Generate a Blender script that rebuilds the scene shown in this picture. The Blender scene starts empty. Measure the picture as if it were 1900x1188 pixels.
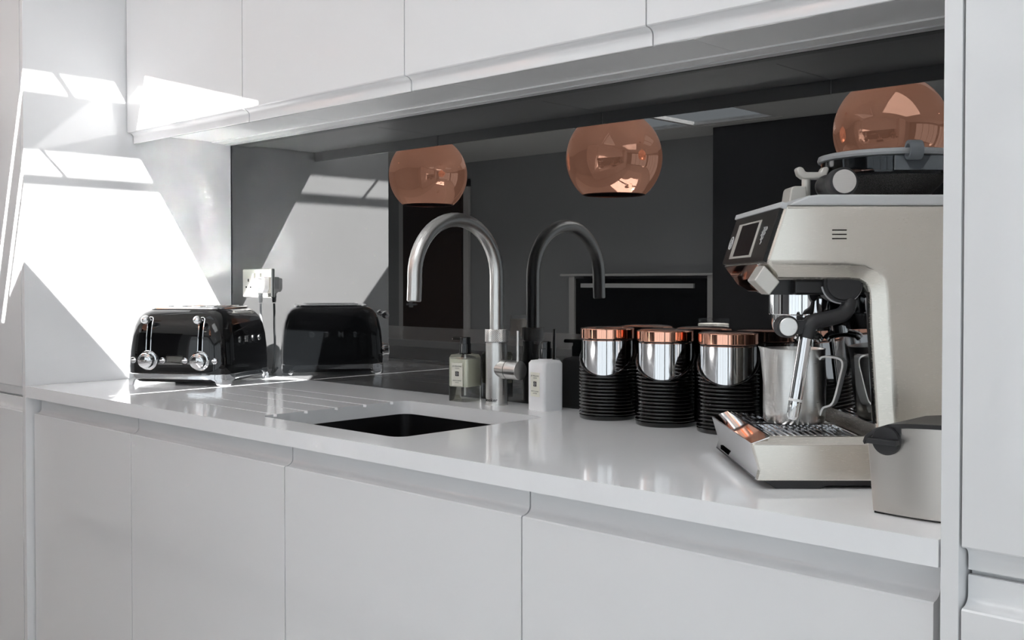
import bpy, bmesh, math, random
from mathutils import Vector, Matrix
random.seed(7)
S = bpy.context.scene
COL = S.collection
PI = math.pi
R = math.radians

# ------------------------------------------------------------------ camera
cd = bpy.data.cameras.new('camera'); cam = bpy.data.objects.new('camera', cd); COL.objects.link(cam)
YAW, PITCH = 0.7626, -0.0188
cam.location = (2.86, -1.7503, 0.2769)
cam.rotation_euler = (PI/2 + PITCH, 0, YAW)
cd.sensor_width = 36.0; cd.lens = 1962.17/1900*36.0
cd.shift_y = -(594-559.15)/1900
cd.clip_start = 0.02; cd.clip_end = 200
S.camera = cam

# ------------------------------------------------------------------ view, world, sun, portals
S.view_settings.view_transform = 'Standard'; S.view_settings.look = 'None'
S.view_settings.exposure = 0.10; S.view_settings.gamma = 1.0; S.view_settings.use_curve_mapping = False
cy = S.cycles
cy.max_bounces = 14; cy.diffuse_bounces = 5; cy.glossy_bounces = 8; cy.transmission_bounces = 10; cy.transparent_max_bounces = 12
cy.caustics_reflective = True; cy.caustics_refractive = False; cy.sample_clamp_indirect = 0.0; cy.blur_glossy = 0.06
w = bpy.data.worlds.new('sky'); S.world = w; w.use_nodes = True
bg = w.node_tree.nodes['Background']; bg.inputs[0].default_value = (0.87, 0.945, 1.0, 1); bg.inputs[1].default_value = 1.2
SUN = Vector((-0.346, 0.596, -1.0))            # direction the sunlight travels
sl = bpy.data.lights.new('sun', 'SUN'); sl.energy = 39.0; sl.angle = R(0.30); sl.color = (1.0, 0.985, 0.96)
so = bpy.data.objects.new('sun', sl); COL.objects.link(so)
so.rotation_euler = SUN.to_track_quat('-Z', 'Y').to_euler()
so.location = (3, -4, 6)

ZC = 1.40                                        # ceiling height above the worktop (worktop top is z = 0)
ZF = -0.90
YW = -5.2                                        # far wall
XL, XR = -5.8, 5.0

def portal(name, loc, rot, sx, sy):
    l = bpy.data.lights.new(name, 'AREA'); l.shape = 'RECTANGLE'; l.size = sx; l.size_y = sy
    l.cycles.is_portal = True
    o = bpy.data.objects.new(name, l); COL.objects.link(o); o.location = loc; o.rotation_euler = rot
WR = (-4.9, -0.95, -0.85, 1.25)                  # right wall window: y0,y1,z0,z1
WF = (0.9, 4.7, -0.85, 1.25)                     # far wall window: x0,x1,z0,z1
portal('portal_right', (XR+.02, (WR[0]+WR[1])/2, (WR[2]+WR[3])/2), (0, PI/2, 0), WR[3]-WR[2], WR[1]-WR[0])
portal('portal_far', ((WF[0]+WF[1])/2, YW-.02, (WF[2]+WF[3])/2), (PI/2, 0, 0), WF[1]-WF[0], WF[3]-WF[2])

# ------------------------------------------------------------------ materials
def nt(name):
    m = bpy.data.materials.new(name); m.use_nodes = True
    return m, m.node_tree, m.node_tree.nodes['Principled BSDF']
def mat(name, col, rough=.4, metal=0., ior=1.5, spec=None, trans=0., coat=0., var=0., scale=20., bump=0., emit=None, es=0., aniso=None, rvar=0.):
    m, t, b = nt(name)
    b.inputs['Base Color'].default_value = (*col, 1); b.inputs['Roughness'].default_value = rough
    b.inputs['Metallic'].default_value = metal; b.inputs['IOR'].default_value = ior
    if spec is not None: b.inputs['Specular IOR Level'].default_value = spec
    b.inputs['Transmission Weight'].default_value = trans; b.inputs['Coat Weight'].default_value = coat
    if coat: b.inputs['Coat Roughness'].default_value = .03
    if emit: b.inputs['Emission Color'].default_value = (*emit, 1); b.inputs['Emission Strength'].default_value = es
    if var or bump or rvar:
        tc = t.nodes.new('ShaderNodeTexCoord'); mp = t.nodes.new('ShaderNodeMapping'); n = t.nodes.new('ShaderNodeTexNoise')
        t.links.new(tc.outputs['Object'], mp.inputs[0]); t.links.new(mp.outputs[0], n.inputs['Vector'])
        if aniso: mp.inputs['Scale'].default_value = aniso
        n.inputs['Scale'].default_value = scale; n.inputs['Detail'].default_value = 4
        if var:
            mx = t.nodes.new('ShaderNodeMix'); mx.data_type = 'RGBA'
            mx.inputs['A'].default_value = (*[c*(1-var) for c in col], 1); mx.inputs['B'].default_value = (*[min(1, c*(1+var)) for c in col], 1)
            t.links.new(n.outputs['Fac'], mx.inputs['Factor']); t.links.new(mx.outputs['Result'], b.inputs['Base Color'])
        if rvar:
            mr = t.nodes.new('ShaderNodeMapRange'); mr.inputs['To Min'].default_value = max(0, rough-rvar); mr.inputs['To Max'].default_value = rough+rvar
            t.links.new(n.outputs['Fac'], mr.inputs['Value']); t.links.new(mr.outputs['Result'], b.inputs['Roughness'])
        if bump:
            bp = t.nodes.new('ShaderNodeBump'); bp.inputs['Strength'].default_value = bump; bp.inputs['Distance'].default_value = .001
            t.links.new(n.outputs['Fac'], bp.inputs['Height']); t.links.new(bp.outputs['Normal'], b.inputs['Normal'])
    return m
M = {}
M['gloss_white'] = mat('white_gloss_lacquer', (.80, .805, .815), .045, ior=1.5, var=.008, scale=3)
M['carcass'] = mat('white_matt_board', (.82, .825, .83), .35, var=.01, scale=6)
M['profile'] = mat('pale_profile', (.78, .785, .79), .3, var=.02, scale=40)
M['quartz'] = mat('white_quartz_worktop', (.86, .87, .885), .09, ior=1.5, spec=.22, var=.012, scale=60)
M['black_glass'] = mat('black_back_painted_glass', (.004, .0045, .005), 0.0, ior=2.05, rvar=0.0, var=.05, scale=3)
M['black_composite'] = mat('black_composite_sink', (.006, .006, .007), .28, var=.2, scale=200)
M['bin_steel'] = mat('brushed_bin_steel', (.60, .57, .535), .30, 1.0, var=.02, scale=30, aniso=(1, 1, 40), rvar=.03, bump=.005)
M['top_chrome'] = mat('worn_chrome', (.90, .91, .92), .15, 1.0, var=.01, scale=10)
M['badge'] = mat('satin_chrome', (.9, .9, .9), .22, 1.0, var=.01, scale=10)
M['chrome'] = mat('chrome', (.86, .87, .88), .035, 1.0, var=.01, scale=10)
M['steel'] = mat('brushed_steel', (.72, .71, .69), .30, 1.0, var=.06, scale=60, aniso=(1, 1, 30), rvar=.05, bump=.06)
M['steel_v'] = mat('brushed_steel_turned', (.74, .73, .71), .30, 1.0, var=.06, scale=60, aniso=(1, 1, 20), rvar=.06, bump=.05)
M['polished'] = mat('polished_steel', (.80, .80, .81), .07, 1.0, var=.02, scale=20)
M['champagne'] = mat('champagne_steel', (.77, .74, .675), .27, .86, scale=50, aniso=(2, 2, 60), rvar=.012)
M['champagne_paint'] = mat('champagne_plastic', (.60, .58, .54), .35, .3, var=.02, scale=60)
M['grey_plastic'] = mat('silver_grey_plastic', (.56, .57, .58), .4, var=.03, scale=80)
M['dark_grey_plastic'] = mat('slate_grey_plastic', (.13, .145, .16), .4, var=.04, scale=80)
M['black_gloss'] = mat('black_enamel', (.004, .004, .0045), .03, ior=1.5, coat=.3, var=.1, scale=8)
M['black_plastic'] = mat('black_plastic', (.012, .012, .013), .3, var=.1, scale=80)
M['black_satin'] = mat('black_satin_rubber', (.02, .02, .022), .45, var=.1, scale=120)
M['black_dusty'] = mat('black_dusty_panel', (.014, .014, .014), .3, spec=.2, var=.5, scale=220)
M['void'] = mat('dark_opening', (.003, .003, .003), .6, spec=0.0, var=.1, scale=10)
M['copper'] = mat('polished_copper', (.95, .50, .36), .06, 1.0, var=.03, scale=15)
M['copper_dark'] = mat('dark_copper_lining', (.16, .05, .03), .3, 1.0, var=.1, scale=15)
M['white_plastic'] = mat('white_plastic', (.82, .82, .82), .3, var=.01, scale=20)
M['grey_cable'] = mat('grey_cable', (.25, .26, .27), .45, var=.03, scale=60)
M['socket'] = mat('polished_nickel_plate', (.82, .80, .74), .14, 1.0, var=.02, scale=20)
M['lotion'] = mat('white_lotion_bottle', (.84, .84, .85), .18, var=.01, scale=20)
M['glass'] = mat('clear_glass', (1, 1, 1), 0.0, ior=1.45, trans=1.0)
M['liquid'] = mat('pale_yellow_soap', (.95, .95, .82), 0.0, ior=1.36, trans=.12)
M['smoke'] = mat('smoked_clear_plastic', (.62, .66, .70), .02, ior=1.45, trans=1.0)
M['paper'] = mat('cream_label', (.80, .79, .70), .5, var=.02, scale=50)
M['ink'] = mat('black_ink', (.01, .01, .01), .5, var=.1, scale=50)
M['grey_ink'] = mat('grey_ink', (.16, .16, .15), .5, var=.1, scale=50)
M['icon'] = mat('white_print', (.75, .75, .75), .5, var=.02, scale=50)
M['screen'] = mat('dark_display', (.006, .006, .008), .3, spec=.05, var=.1, scale=30)
M['wall'] = mat('grey_wall_paint', (.40, .415, .43), .7, var=.02, scale=8, bump=.05)
M['ceiling'] = mat('white_ceiling_paint', (.80, .80, .80), .8, var=.01, scale=8)
M['floor'] = mat('pale_floor_tile', (.66, .66, .65), .25, var=.06, scale=4)
M['dark_wall'] = mat('dark_stone_wall', (.035, .036, .04), .6, var=.35, scale=25, bump=.3)
M['dark_wood'] = mat('dark_walnut', (.045, .024, .016), .35, var=.35, scale=14, aniso=(12, 12, .8))
M['frame_white'] = mat('white_painted_wood', (.75, .75, .75), .4, var=.01, scale=20)
M['blind'] = mat('white_mask_sheet', (.7, .7, .7), .7, var=.02, scale=30)  # sheet that masks the sun in the rooflight over the worktop
def diffuser_mat():  # sheet of the added rooflight, passes sunlight on as soft light
    m, t, b = nt('translucent_diffuser'); t.nodes.remove(b)
    o = t.nodes['Material Output']; mx = t.nodes.new('ShaderNodeMixShader'); tr = t.nodes.new('ShaderNodeBsdfTranslucent'); df = t.nodes.new('ShaderNodeBsdfDiffuse')
    n = t.nodes.new('ShaderNodeTexNoise'); n.inputs['Scale'].default_value = 200
    mr = t.nodes.new('ShaderNodeMapRange'); mr.inputs['To Min'].default_value = .38; mr.inputs['To Max'].default_value = .44
    t.links.new(n.outputs['Fac'], mr.inputs['Value']); t.links.new(mr.outputs['Result'], mx.inputs[0])
    tr.inputs[0].default_value = (.8, .81, .82, 1); df.inputs[0].default_value = (.8, .8, .8, 1)
    t.links.new(tr.outputs[0], mx.inputs[1]); t.links.new(df.outputs[0], mx.inputs[2]); t.links.new(mx.outputs[0], o.inputs[0]); return m
M['diffuser_sheet'] = diffuser_mat()
M['wax'] = mat('white_wax', (.85, .84, .78), .5, var=.02, scale=30)
M['pendant'] = mat('copper_shade_added_glow', (.98, .55, .40), .03, 1.0, var=.02, scale=10, emit=(.95, .43, .27), es=.85)  # emission added to the copper so its mirror image reads brighter
M['bulb'] = mat('glowing_bulb', (.9, .9, .9), .5, emit=(1, .75, .5), es=1.0)
M['spot'] = mat('downlight_lamp', (.9, .9, .9), .5, emit=(1, .95, .85), es=25)
def pane_mat():
    m, t, b = nt('window_glass'); t.nodes.remove(b)
    o = t.nodes['Material Output']; mx = t.nodes.new('ShaderNodeMixShader'); tr = t.nodes.new('ShaderNodeBsdfTransparent'); gl = t.nodes.new('ShaderNodeBsdfGlossy')
    gl.inputs['Roughness'].default_value = 0; mx.inputs[0].default_value = .06
    t.links.new(tr.outputs[0], mx.inputs[1]); t.links.new(gl.outputs[0], mx.inputs[2]); t.links.new(mx.outputs[0], o.inputs[0]); return m
def clear_mat(name, tint):
    m, t, b = nt(name); t.nodes.remove(b)
    o = t.nodes['Material Output']; mx = t.nodes.new('ShaderNodeMixShader'); tr = t.nodes.new('ShaderNodeBsdfTransparent'); gl = t.nodes.new('ShaderNodeBsdfGlossy'); fr = t.nodes.new('ShaderNodeFresnel')
    fr.inputs['IOR'].default_value = 1.45; tr.inputs[0].default_value = (*tint, 1); gl.inputs['Roughness'].default_value = .01
    t.links.new(fr.outputs[0], mx.inputs[0]); t.links.new(tr.outputs[0], mx.inputs[1]); t.links.new(gl.outputs[0], mx.inputs[2]); t.links.new(mx.outputs[0], o.inputs[0]); return m
def knurl_mat():
    m, t, b = nt('knurled_steel'); b.inputs['Metallic'].default_value = 1; b.inputs['Roughness'].default_value = .22; b.inputs['Base Color'].default_value = (.7, .69, .68, 1)
    n = t.nodes.new('ShaderNodeTexNoise'); n.inputs['Scale'].default_value = 40
    mr = t.nodes.new('ShaderNodeMapRange'); mr.inputs['To Min'].default_value = .18; mr.inputs['To Max'].default_value = .28
    t.links.new(n.outputs['Fac'], mr.inputs['Value']); t.links.new(mr.outputs['Result'], b.inputs['Roughness']); return m
M['wire'] = mat('bright_steel_strip', (.80, .79, .77), .32, .55, var=.02, scale=40)
M['lid_grey'] = mat('grey_hopper_lid', (.27, .28, .29), .4, var=.03, scale=80)
M['knurl'] = knurl_mat()
def mesh_mat():                                  # fine wire mesh pattern of the grinder bowl
    m, t, b = nt('black_wire_mesh'); b.inputs['Roughness'].default_value = .35; b.inputs['Metallic'].default_value = .6
    tc = t.nodes.new('ShaderNodeTexCoord'); ch = t.nodes.new('ShaderNodeTexVoronoi'); ch.inputs['Scale'].default_value = 1000
    cr = t.nodes.new('ShaderNodeValToRGB'); cr.color_ramp.elements[0].color = (.004, .004, .004, 1); cr.color_ramp.elements[1].color = (.12, .115, .11, 1)
    cr.color_ramp.elements[0].position = .25; cr.color_ramp.elements[1].position = .6
    t.links.new(tc.outputs['Object'], ch.inputs['Vector']); t.links.new(ch.outputs['Distance'], cr.inputs[0]); t.links.new(cr.outputs[0], b.inputs['Base Color']); return m
M['mesh'] = mesh_mat()
M['pane'] = pane_mat(); M['tumbler_glass'] = M['pane']; M['glass'] = clear_mat('clear_bottle_glass', (.97, .98, .97)); M['smoke'] = clear_mat('smoked_clear_plastic', (.70, .74, .78))

# ------------------------------------------------------------------ building helpers
class MB:
    def __init__(s): s.v = []; s.f = []
    def add(s, vs, fs, mx=None):
        o = len(s.v)
        s.v += [tuple(mx @ Vector(v)) if mx else tuple(v) for v in vs]
        s.f += [[i+o for i in f] for f in fs]; return s
    def box(s, x0, x1, y0, y1, z0, z1, mx=None):
        return s.add([(x0,y0,z0),(x1,y0,z0),(x1,y1,z0),(x0,y1,z0),(x0,y0,z1),(x1,y0,z1),(x1,y1,z1),(x0,y1,z1)],
                     [(3,2,1,0),(4,5,6,7),(0,1,5,4),(1,2,6,5),(2,3,7,6),(3,0,4,7)], mx)
    def prism(s, poly, axis, a0, a1, mx=None):   # poly in the other two axes; 'x' -> (y,z), 'y' -> (x,z), 'z' -> (x,y)
        n = len(poly)
        P = {'x': lambda p, a: (a, p[0], p[1]), 'y': lambda p, a: (p[0], a, p[1]), 'z': lambda p, a: (p[0], p[1], a)}[axis]
        vs = [P(p, a0) for p in poly] + [P(p, a1) for p in poly]
        fs = [list(range(n))[::-1], list(range(n, 2*n))] + [(i, (i+1) % n, n+(i+1) % n, n+i) for i in range(n)]
        return s.add(vs, fs, mx)
    def loft(s, rings, cap0=True, cap1=True, mx=None):
        n = len(rings[0]); vs = [p for r in rings for p in r]; fs = []
        for k in range(len(rings)-1):
            for i in range(n): j = (i+1) % n; fs.append((k*n+i, k*n+j, (k+1)*n+j, (k+1)*n+i))
        if cap0: fs.append(list(range(n))[::-1])
        if cap1: fs.append(list(range((len(rings)-1)*n, len(rings)*n)))
        return s.add(vs, fs, mx)
    def lathe(s, prof, seg=48, mx=None, cap0=True, cap1=True):   # prof = [(r,z)]
        rings = [[(r*math.cos(2*PI*i/seg), r*math.sin(2*PI*i/seg), z) for i in range(seg)] for r, z in prof]
        return s.loft(rings, cap0, cap1, mx)
    def cyl(s, p0, p1, r0, r1=None, seg=32):
        p0, p1 = Vector(p0), Vector(p1); d = p1-p0
        mx = Matrix.Translation(p0) @ d.to_track_quat('Z', 'Y').to_matrix().to_4x4()
        return s.lathe([(r0, 0), (r1 if r1 is not None else r0, d.length)], seg, mx)
    def sphere(s, c, r, seg=24, rings=12, sz=1.0):
        prof = [(max(1e-5, r*math.sin(PI*k/rings)), -r*sz*math.cos(PI*k/rings)) for k in range(rings+1)]
        return s.lathe(prof, seg, Matrix.Translation(c))
    def tube(s, path, r, seg=16, closed=False):
        P = [Vector(p) for p in path]; n = len(P); rings = []; up = None
        for k in range(n):
            a = P[k-1] if (k > 0 or closed) else P[k]; b = P[(k+1) % n] if (k < n-1 or closed) else P[k]
            t = (b-a).normalized()
            if up is None:
                up = Vector((0, 0, 1)) if abs(t.z) < .9 else Vector((1, 0, 0))
            up = (up - t*up.dot(t)).normalized(); sd = t.cross(up)
            rr = r[k] if isinstance(r, (list, tuple)) else r
            rings.append([P[k] + (up*math.cos(2*PI*i/seg) + sd*math.sin(2*PI*i/seg))*rr for i in range(seg)])
        if closed:
            rings.append(rings[0]); return s.loft(rings, False, False)
        return s.loft(rings)
    def build(s, name, m, parent=None, smooth=35, bevel=0, bseg=2, loc=None, bang=35):
        me = bpy.data.meshes.new(name); me.from_pydata(s.v, [], s.f); me.update()
        bm = bmesh.new(); bm.from_mesh(me); bmesh.ops.recalc_face_normals(bm, faces=bm.faces); bm.to_mesh(me); bm.free()
        o = bpy.data.objects.new(name, me); COL.objects.link(o)
        me.materials.append(M[m] if isinstance(m, str) else m)
        if smooth:
            for p in me.polygons: p.use_smooth = True
            me.set_sharp_from_angle(angle=R(smooth))
        if bevel:
            b = o.modifiers.new('bevel', 'BEVEL'); b.width = bevel; b.segments = bseg; b.limit_method = 'ANGLE'; b.angle_limit = R(bang); b.harden_normals = bool(smooth)
        if parent: o.parent = parent
        if loc: o.location = loc
        return o
def rrect(hx, hy, r, z, n=6, cx=0, cy=0):
    r = min(r, hx-1e-4, hy-1e-4); out = []
    for sx, sy, a0 in ((1, 1, 0), (-1, 1, 90), (-1, -1, 180), (1, -1, 270)):
        for i in range(n+1):
            a = R(a0+90*i/n); out.append((cx+sx*(hx-r)+r*math.cos(a), cy+sy*(hy-r)+r*math.sin(a), z))
    return out
def smooth_path(pts, n=6):                       # Catmull-Rom
    P = [Vector(p) for p in pts]; P = [2*P[0]-P[1]] + P + [2*P[-1]-P[-2]]; out = []
    for k in range(1, len(P)-2):
        for i in range(n):
            t = i/n; a, b, c, d = P[k-1], P[k], P[k+1], P[k+2]
            out.append(.5*((2*b)+(c-a)*t+(2*a-5*b+4*c-d)*t*t+(3*b-a-3*c+d)*t**3))
    out.append(P[-2]); return out
def tag(o, label, cat, group=None, kind=None):
    o['label'] = label; o['category'] = cat
    if group: o['group'] = group
    if kind: o['kind'] = kind
    return o
def thing(name, label, cat, loc=(0, 0, 0), rz=0, group=None):
    o = bpy.data.objects.new(name, None); o.empty_display_size = .05; COL.objects.link(o)
    o.location = loc; o.rotation_euler = (0, 0, rz)
    return tag(o, label, cat, group)
def struct(o, label=None, cat=None):
    o['kind'] = 'structure'
    if label: o['label'] = label
    if cat: o['category'] = cat
    return o
def copy_tree(o, parent=None):
    c = o.copy(); COL.objects.link(c)
    if parent: c.parent = parent
    for ch in list(o.children): copy_tree(ch, c)
    return c
def text_mesh(body, size, extrude=.0004, align='CENTER', space=1.0, bold=0.0):
    cu = bpy.data.curves.new('lettering', 'FONT'); cu.body = body; cu.size = size; cu.extrude = extrude; cu.align_x = align; cu.align_y = 'CENTER'
    cu.space_character = space; cu.offset = bold; cu.resolution_u = 3
    o = bpy.data.objects.new('tmp', cu); COL.objects.link(o)
    dg = bpy.context.evaluated_depsgraph_get(); me = bpy.data.meshes.new_from_object(o.evaluated_get(dg))
    bpy.data.objects.remove(o); bpy.data.curves.remove(cu); return me
def text(name, body, size, m, parent, origin, xdir, ydir, extrude=.0004, space=1.0, bold=0.0, wrap=None, align='CENTER'):
    me = text_mesh(body, size, extrude, align, space, bold)
    X, Y = Vector(xdir).normalized(), Vector(ydir).normalized(); Z = X.cross(Y)
    if wrap:                                      # wrap=(radius): lettering bent round a vertical cylinder at origin, centred on the direction Z
        for v in me.vertices:
            a = v.co.x/wrap; rr = wrap+v.co.z
            v.co = Vector(origin) + Z*(rr*math.cos(a)) + X*(rr*math.sin(a)) + Y*v.co.y
    else:
        for v in me.vertices: v.co = Vector(origin) + X*v.co.x + Y*v.co.y + Z*v.co.z
    o = bpy.data.objects.new(name, me); COL.objects.link(o); me.materials.clear(); me.materials.append(M[m])
    o.parent = parent; return o
def plate(name, outer, holes, z0, z1, m, parent=None, bevel=0):   # flat plate with holes (2-D curve, filled and extruded)
    cu = bpy.data.curves.new(name, 'CURVE'); cu.dimensions = '2D'; cu.fill_mode = 'BOTH'
    b = min(bevel, (z1-z0)/2); cu.extrude = (z1-z0)/2-b; cu.bevel_depth = b; cu.bevel_resolution = 2; cu.offset = -b
    for loop in [outer]+holes:
        sp = cu.splines.new('POLY'); sp.points.add(len(loop)-1); sp.use_cyclic_u = True
        for p, q in zip(sp.points, loop): p.co = (q[0], q[1], 0, 1)
    o = bpy.data.objects.new('tmp', cu); COL.objects.link(o)
    dg = bpy.context.evaluated_depsgraph_get(); me = bpy.data.meshes.new_from_object(o.evaluated_get(dg))
    bpy.data.objects.remove(o); bpy.data.curves.remove(cu)
    for v in me.vertices: v.co.z += (z0+z1)/2
    me.materials.clear(); me.materials.append(M[m]); me.name = name
    ob = bpy.data.objects.new(name, me); COL.objects.link(ob)
    for p in me.polygons: p.use_smooth = True
    me.set_sharp_from_angle(angle=R(35))
    if parent: ob.parent = parent
    return ob
def rect(x0, x1, y0, y1): return [(x0, y0), (x1, y0), (x1, y1), (x0, y1)]

# ================================================================== the room shell
struct(MB().box(XL, XR, YW, .06, ZF-.05, ZF).build('floor', 'floor'))
struct(MB().box(XL-.1, XR+.1, .012, .12, ZF, ZC+.05).build('wall_back', 'wall'))
struct(MB().box(XL-.12, XL, YW-.1, .12, ZF, ZC+.05).build('wall_left', 'wall'))
wf = MB(); wf.box(XL, WF[0], YW-.12, YW, ZF, ZC); wf.box(WF[1], XR, YW-.12, YW, ZF, ZC); wf.box(WF[0], WF[1], YW-.12, YW, ZF, WF[2]); wf.box(WF[0], WF[1], YW-.12, YW, WF[3], ZC)
struct(wf.build('wall_front', 'wall'))
wr = MB(); wr.box(XR, XR+.12, YW, WR[0], ZF, ZC); wr.box(XR, XR+.12, WR[1], .012, ZF, ZC); wr.box(XR, XR+.12, WR[0], WR[1], ZF, WR[2]); wr.box(XR, XR+.12, WR[0], WR[1], WR[3], ZC)
struct(wr.build('wall_right', 'wall'))
def window(name, pts_along, a0, a1, z0, z1, fixed, axis, nb):
    w_ = MB(); p_ = MB(); t = .04
    def bx(u0, u1, q0, q1, mb, d0=-.03, d1=.03):
        if axis == 'y': mb.box(fixed+d0, fixed+d1, u0, u1, q0, q1)
        else: mb.box(u0, u1, fixed+d0, fixed+d1, q0, q1)
    bx(a0, a0+t, z0, z1, w_); bx(a1-t, a1, z0, z1, w_); bx(a0, a1, z0, z0+t, w_); bx(a0, a1, z1-t, z1, w_)
    for k in range(1, nb): c = a0+(a1-a0)*k/nb; bx(c-.035, c+.035, z0, z1, w_)
    fr = struct(w_.build(name, 'frame_white'))
    for k in range(nb):
        m_ = MB(); bx(a0+(a1-a0)*k/nb+.03, a0+(a1-a0)*(k+1)/nb-.03, z0+t, z1-t, m_, -.004, .004); m_.build('pane', 'pane', fr)
window('window_1', None, WR[0], WR[1], WR[2], WR[3], XR+.06, 'y', 4)
window('window_2', None, WF[0], WF[1], WF[2], WF[3], YW-.06, 'x', 4)

# ceiling with two rooflights; the sun comes in through openings cut to shape its patches
def up(x, y, z):                                  # where a sun ray that ends at x, y, z crosses the ceiling
    t = ZC-z; return (x-SUN.x*t, y-SUN.y*t)
HX0, HX1, HY0, HY1 = .10, 1.02, -1.66, -.60       # rooflight over the worktop
KX0, KX1, KY0, KY1 = .55, 1.35, -3.2, -2.35       # rooflight over the island
ROOF = [(-2.2, -.8, -4.75, -3.45)]   # added rooflight over the far side, lifts the bounced light
RB = (1.25, 2.65, -2.0, -1.0)                      # added rooflight whose white sheet spreads sunlight onto the worktop
struct(plate('ceiling', rect(XL, XR, YW, .012), [rect(HX0, HX1, HY0, HY1), rect(KX0, KX1, KY0, KY1)]+[rect(*q) for q in ROOF+[RB]], ZC, ZC+.02, 'ceiling'))
a1, a0 = up(0, 0, .776)[0], up(0, 0, .833)[0]
b1, b0 = up(0, 0, .558)[0], up(0, 0, .622)[0]
c0 = up(0, 0, .529)[0]
v1 = up(0, -.514, .805)[1]; v2 = up(0, -.539, .585)[1]
s1 = [[(a0, -1.40), (a1, -1.40), (a1, v1-.004), (a1-.008, v1-.004), (a0, v1-.012)], [(a0, v1+.004), (a1, v1+.012), (a1, -.708), (a0, -.708)]]
s2 = [[(b0, -1.36), (b1, -1.36), (b1, v2+.008), (b0, v2-.016)], [(b0, v2-.008), (b1, v2+.016), (b1, -.757), (b0, -.757)]]
e0, e1 = up(0, -.619, .323), up(0, -.339, .005)
dx, dy = e1[0]-e0[0], e1[1]-e0[1]
k0 = (c0, e0[1]+dy*(c0-e0[0])/dx); xm = .91; k1 = (xm, e0[1]+dy*(xm-e0[0])/dx)
main = [k0, k1, (xm, -.75), (c0, -.669)]
g = up(.40, 0, 0)[0]
slit = [(g-.004, -1.42), (g+.004, -1.42), (g+.004, -.85), (g-.004, -.85)]
rl = struct(plate('window_3', rect(HX0-.0, HX1+.0, HY0-.0, HY1+.0), s1+s2+[main, slit], ZC+.004, ZC+.009, 'blind'))  # unseen mask sheet, cut so the sun throws bars on the panel
MB().box(HX0, HX1, HY0, HY1, ZC+.014, ZC+.017).build('pane', 'pane', rl)
for k, (x0, x1, y0, y1) in enumerate([(KX0, KX1, KY0, KY1)]+ROOF):
    xm_ = (x0+x1)/2
    r2 = struct(plate('window_%d' % (k+4), rect(x0, x1, y0, y1), [rect(x0+.05, xm_-.02, y0+.05, y1-.05), rect(xm_+.02, x1-.05, y0+.05, y1-.05)], ZC+.004, ZC+.03, 'frame_white'))
    MB().box(x0+.01, x1-.01, y0+.01, y1-.01, ZC+.014, ZC+.017).build('pane', 'pane', r2)
    portal('portal_roof', (xm_, (y0+y1)/2, ZC+.05), (0, 0, 0), x1-x0, y1-y0)
rb = struct(plate('window_6', rect(RB[0], RB[1], RB[2], RB[3]), [rect(RB[0]+.05, RB[1]-.05, RB[2]+.05, RB[3]-.05)], ZC+.004, ZC+.03, 'frame_white'))  # frame of the added rooflight, out of view
MB().box(RB[0]+.01, RB[1]-.01, RB[2]+.01, RB[3]-.01, ZC+.012, ZC+.013).build('added_diffuser', 'diffuser_sheet', rb)  # unseen diffuser added to brighten the worktop from above
struct(MB().box(.4, 5.3, YW-1.6, YW-.125, 1.30, 1.36).build('added_sun_blocker', 'frame_white'))  # unseen slab added to keep sun out of the far window
struct(MB().box(XR+.125, XR+.98, YW, .0, 1.30, 1.36).build('added_sun_blocker', 'frame_white'))  # second added slab, blocks the sun at the right window

# the far side of the room, seen in the black glass
dr = struct(MB().box(-5.25, -4.40, YW+.002, YW+.045, ZF, 1.16).build('door_1', 'dark_wood', bevel=.003))
hd = MB(); hd.box(-5.15, -5.09, YW+.045, YW+.055, .02, .10); hd.cyl((-5.12, YW+.05, .05), (-5.12, YW+.10, .05), .01); hd.box(-5.13, -4.98, YW+.09, YW+.105, .04, .06)
hd.build('door_handle', 'polished', dr)
da = MB(); da.box(-5.33, -5.26, YW+.002, YW+.03, ZF, 1.24); da.box(-4.39, -4.32, YW+.002, YW+.03, ZF, 1.24); da.box(-5.33, -4.32, YW+.002, YW+.03, 1.17, 1.24)
struct(da.build('trim_1', 'frame_white'))
struct(MB().box(-1.42, .70, YW+.002, YW+.35, ZF, ZC-.002).build('wall_chimney', 'dark_wall'))
fs = thing('fireplace_cabinet', 'dark glass fronted low cabinet with pale frame, reflected in the black splashback', 'cabinet', (-2.27, YW+.012, ZF))
MB().box(-.66, .66, 0, .10, 0, 1.20).build('body', 'black_gloss', fs, bevel=.003)
f_ = MB(); f_.box(.66, .74, -.01, .12, 0, 1.22); f_.box(-.72, -.66, -.01, .12, 0, 1.22); f_.box(-.80, .80, -.01, .14, 1.221, 1.240); f_.build('frame', 'frame_white', fs, bevel=.004)
h_ = MB(); h_.box(-.56, .56, .135, .155, 1.125, 1.160); h_.box(-.5, -.48, .10, .14, 1.14, 1.155); h_.box(.48, .5, .10, .14, 1.14, 1.155); h_.build('handle', 'profile', fs)

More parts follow.
